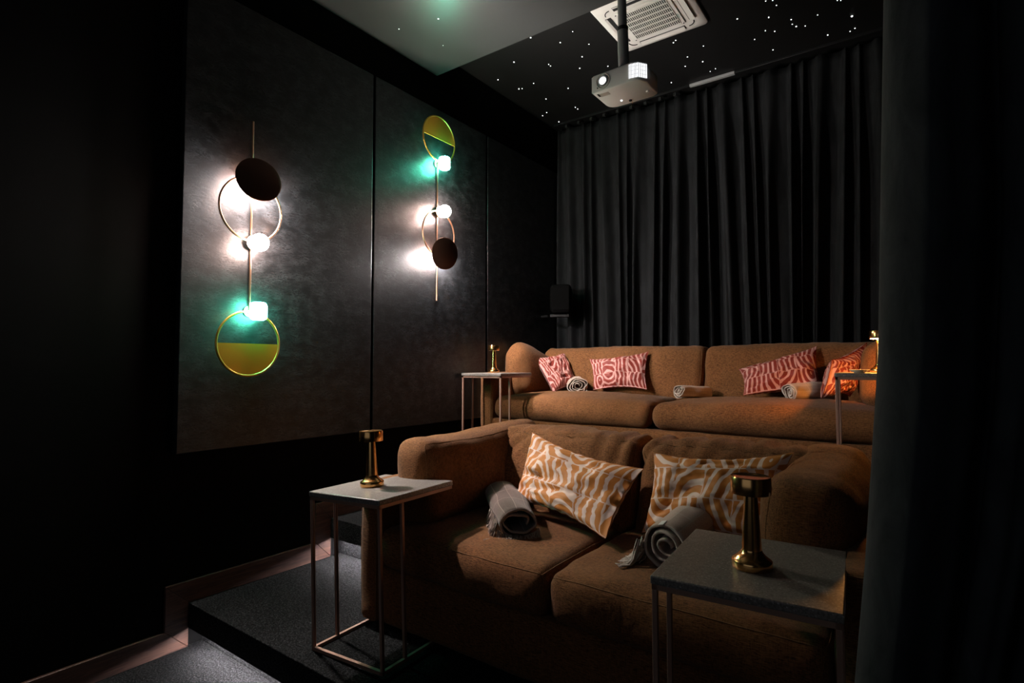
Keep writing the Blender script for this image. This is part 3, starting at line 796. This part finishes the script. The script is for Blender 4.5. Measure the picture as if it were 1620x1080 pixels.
# ------------------------------------------------------------------ ceiling cassette air conditioner
def cassette():
    x0, x1, y0, y1 = 1.180, 1.785, 3.195, 3.812; S = .305
    t = thing('air_conditioner', 'white square ceiling cassette air conditioner with central slotted grille', 'air conditioner', ((x0 + x1) / 2, (y0 + y1) / 2, CEIL - .0005))
    def rr(h, r, n=8):
        P = []
        for cx, cy, a0 in ((h - r, h - r, 0), (-h + r, h - r, PI / 2), (-h + r, -h + r, PI), (h - r, -h + r, 3 * PI / 2)):
            for i in range(n + 1): a = a0 + PI / 2 * i / n; P.append((cx + r * math.cos(a), cy + r * math.sin(a)))
        return P
    # panel: outer rim stepping down to a face
    V = []; F = []; prof = [(S, .035, 0), (S, .035, -.012), (S - .004, .033, -.017), (S - .045, .05, -.026), (S - .05, .05, -.0265)]
    n = len(rr(1, .1))
    for h, r, z in prof: V += [(x, y, z) for x, y in rr(h, r)]
    for j in range(len(prof) - 1):
        for i in range(n): F.append((j * n + i, j * n + (i + 1) % n, (j + 1) * n + (i + 1) % n, (j + 1) * n + i))
    F.append(tuple(range(4 * n, 5 * n)))
    MB().add(V, F).build('panel', M_acwhite, t, smooth=True)
    # raised centre with the intake grille
    g2 = .158
    MB().prism(rr(.185, .02), -.034, -.0262, 'z').build('grille_frame', M_acwhite, t, bevel=.002)
    MB().box((-g2, -g2, -.0348), (g2, g2, -.0342)).build('filter', M_dark, t)
    gm = MB(); rows = 6
    for i in range(rows + 1):
        y = -g2 + 2 * g2 * i / rows; gm.box((-g2, y - .0035, -.040), (g2, y + .0035, -.0349))
    for i in range(25):
        x = -g2 + 2 * g2 * i / 24; gm.box((x - .0023, -g2, -.0385), (x + .0023, g2, -.0349))
    gm.build('grille', M_acwhite, t)
    # four outlets with flaps and the curved corner grooves
    for k in range(4):
        R = Matrix.Rotation(k * PI / 2, 4, 'Z')
        m1 = MB().box((-.165, .212, -.0285), (.165, .252, -.0268)); m1.v = [tuple(R @ Vector(p)) for p in m1.v]
        m1.build('air_outlet', M_dark, t)
        m2 = MB().add([(-.160, .218 if k in (0, 3) else .240, -.029), (.160, .218 if k in (0, 3) else .240, -.029), (.160, .254, -.034), (-.160, .254, -.034)], [(0, 1, 2, 3)])
        m2.v = [tuple(R @ Vector(p)) for p in m2.v]
        fo = m2.build('flap', M_acwhite, t); sd = fo.modifiers.new('s', 'SOLIDIFY'); sd.thickness = .003
        arc = [(.19 + .045 * math.cos(a), .19 + .045 * math.sin(a), -.0275) for a in [PI / 2 * i / 10 for i in range(11)]]
        m3 = MB().tube([tuple(R @ Vector(p)) for p in arc], .0035, 6); m3.build('corner_groove', M_dark, t)
        m4 = MB().lathe([(.005, -.0355), (.005, -.0335)], 10); m4.v = [tuple(R @ Vector((a + .172, b + .172, e))) for a, b, e in m4.v]
        m4.build('screw', M_dark, t)
    mk = MB().box((.150 + .012, .05, -.0346), (.150 + .026, .10, -.0340)); mk.build('badge', mat('green_grey_badge', (.35, .42, .38), .5), t)
cassette()

# ------------------------------------------------------------------ projector on its pole
def projector():
    px, py, pz = 1.683, 2.652, 2.765
    t = thing('projector', 'white projector hanging from the ceiling on a grey pole', 'projector', (px, py, pz))
    W, D, H = .285, .215, .098
    # plan outline (front towards -y) with chamfered front-right and rounded rear corners
    def outline(ins=0):
        w, d = W / 2 - ins, D / 2 - ins
        P = [(-w, -d), (w * .55, -d - .004), (w * .80, -d + .004), (w, -d + .045)]
        for cx, cy, a0 in ((w - .035, d - .035, 0), (-w + .05, d - .05, PI / 2)):
            r = .035 if a0 == 0 else .05
            for i in range(7): a = a0 + PI / 2 * i / 6; P.append((cx + r * math.cos(a), cy + r * math.sin(a)))
        return P
    pr = outline(); n = len(pr); V = []; F = []
    lv = [(.006, 0), (.0, .006), (.0, H - .012), (.008, H - .002), (.02, H)]
    for ins, z in lv: V += [(x, y, z) for x, y in outline(ins)]
    for j in range(len(lv) - 1):
        for i in range(n): F.append((j * n + i, j * n + (i + 1) % n, (j + 1) * n + (i + 1) % n, (j + 1) * n + i))
    F += [tuple(range(n))[::-1], tuple(range((len(lv) - 1) * n, len(lv) * n))]
    V = [(x, y, z + (.008 * (1 - ((x) / (W / 2)) ** 2) if z > H / 2 else 0)) for x, y, z in V]
    MB().add(V, F).build('housing', M_projector, t, smooth=True)
    fy = -D / 2 - .001
    def face(mb, cx, cz): mb.v = [(a + cx, fy - e, b + cz) for a, b, e in mb.v]; return mb
    lx, lz = -W / 2 + .066, .050
    face(MB().lathe([(.040, 0), (.040, .004), (.036, .005), (.033, .001), (.030, .001)], 48), lx, lz).build('lens_bezel', M_acwhite, t, smooth=True)
    face(MB().lathe([(.026, 0), (.026, .008), (.022, .009), (.020, .003)], 40), lx, lz).build('lens_ring', M_pole, t, smooth=True)
    lens = MB().lathe([(.019, .004), (.017, .009), (.012, .013), (.006, .0155), (.001, .016)], 32)
    face(lens, lx, lz).build('lens', M_lens, t, smooth='full')['label'] = 'glowing lens'
    face(MB().lathe([(.004, 0), (.004, .003)], 12), -W / 2 + .035, .022).build('sensor', M_black, t)
    # glowing exhaust vent at the front right corner
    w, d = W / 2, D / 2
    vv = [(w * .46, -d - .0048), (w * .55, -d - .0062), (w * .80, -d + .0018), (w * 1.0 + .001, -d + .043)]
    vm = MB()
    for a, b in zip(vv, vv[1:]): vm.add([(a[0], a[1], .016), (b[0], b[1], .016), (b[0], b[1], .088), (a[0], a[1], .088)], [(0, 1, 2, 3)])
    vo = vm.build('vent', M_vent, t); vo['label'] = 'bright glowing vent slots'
    sl = MB()
    for a, b in zip(vv, vv[1:]):
        for k in range(5 if a != vv[0] else 2):
            f = (k + .5) / (5 if a != vv[0] else 2); x = a[0] + (b[0] - a[0]) * f; y = a[1] + (b[1] - a[1]) * f
            sl.box((x - .0008, y - .004, .012), (x + .0008, y - .0012, .092))
    for z in (.032, .052, .072):
        for a, b in zip(vv, vv[1:]):
            sl.add([(a[0], a[1] - .003, z - .0007), (b[0] , b[1] - .003, z - .0007), (b[0], b[1] - .003, z + .0007), (a[0], a[1] - .003, z + .0007)], [(0, 1, 2, 3)])
    sl.build('vent_slats', M_projector, t)
    # underside: hatch, feet, hole
    MB().box((-.115, -.085, -.0012), (-.062, -.052, 0)).build('hatch', M_acwhite, t, bevel=.0004)
    MB().box((-.122, -.09, -.0015), (-.112, -.060, -.0002)).build('hatch_slot', M_dark, t)
    MB().lathe([(.006, -.003), (.006, 0)], 14).build('status_light', M_lens, t, loc=(-.045, .045, 0))
    MB().lathe([(.007, -.006), (.009, 0)], 14).build('foot', M_dark, t, loc=(-.005, .07, 0))
    MB().lathe([(.007, -.006), (.009, 0)], 14).build('foot', M_projector, t, loc=(.108, .03, 0))
    MB().tube([(0, .075, -.002), (.004, .077, -.016), (-.002, .08, -.028)], .0012, 6).build('tab', M_brass, t)
    # bracket and pole up to the soffit
    MB().lathe([(.075, H + .004), (.075, H + .010), (.055, H + .016), (.03, H + .028)], 32).build('mount_plate', M_pipe, t, smooth=True, loc=(.0, .01, 0))
    pb = thing  # noqa
    MB().tube([(-.014, .012, H + .02), (-.020, .012, .36)], .0285, 28).build('pole', M_pole, t, smooth=True)
    MB().tube([(-.020, .012, .355), (-.028, .012, SLAB - pz - .012)], .023, 28).build('inner_pole', M_pole, t, smooth=True)
    MB().lathe([(.0295, .352), (.0295, .372)], 28).build('clamp_collar', M_pipe, t, smooth=True, loc=(-.020, .012, 0))
    MB().lathe([(.06, SLAB - pz - .012), (.06, SLAB - pz - .0005)], 32).build('ceiling_plate', M_pipe, t, loc=(-.028, .012, 0))
projector()
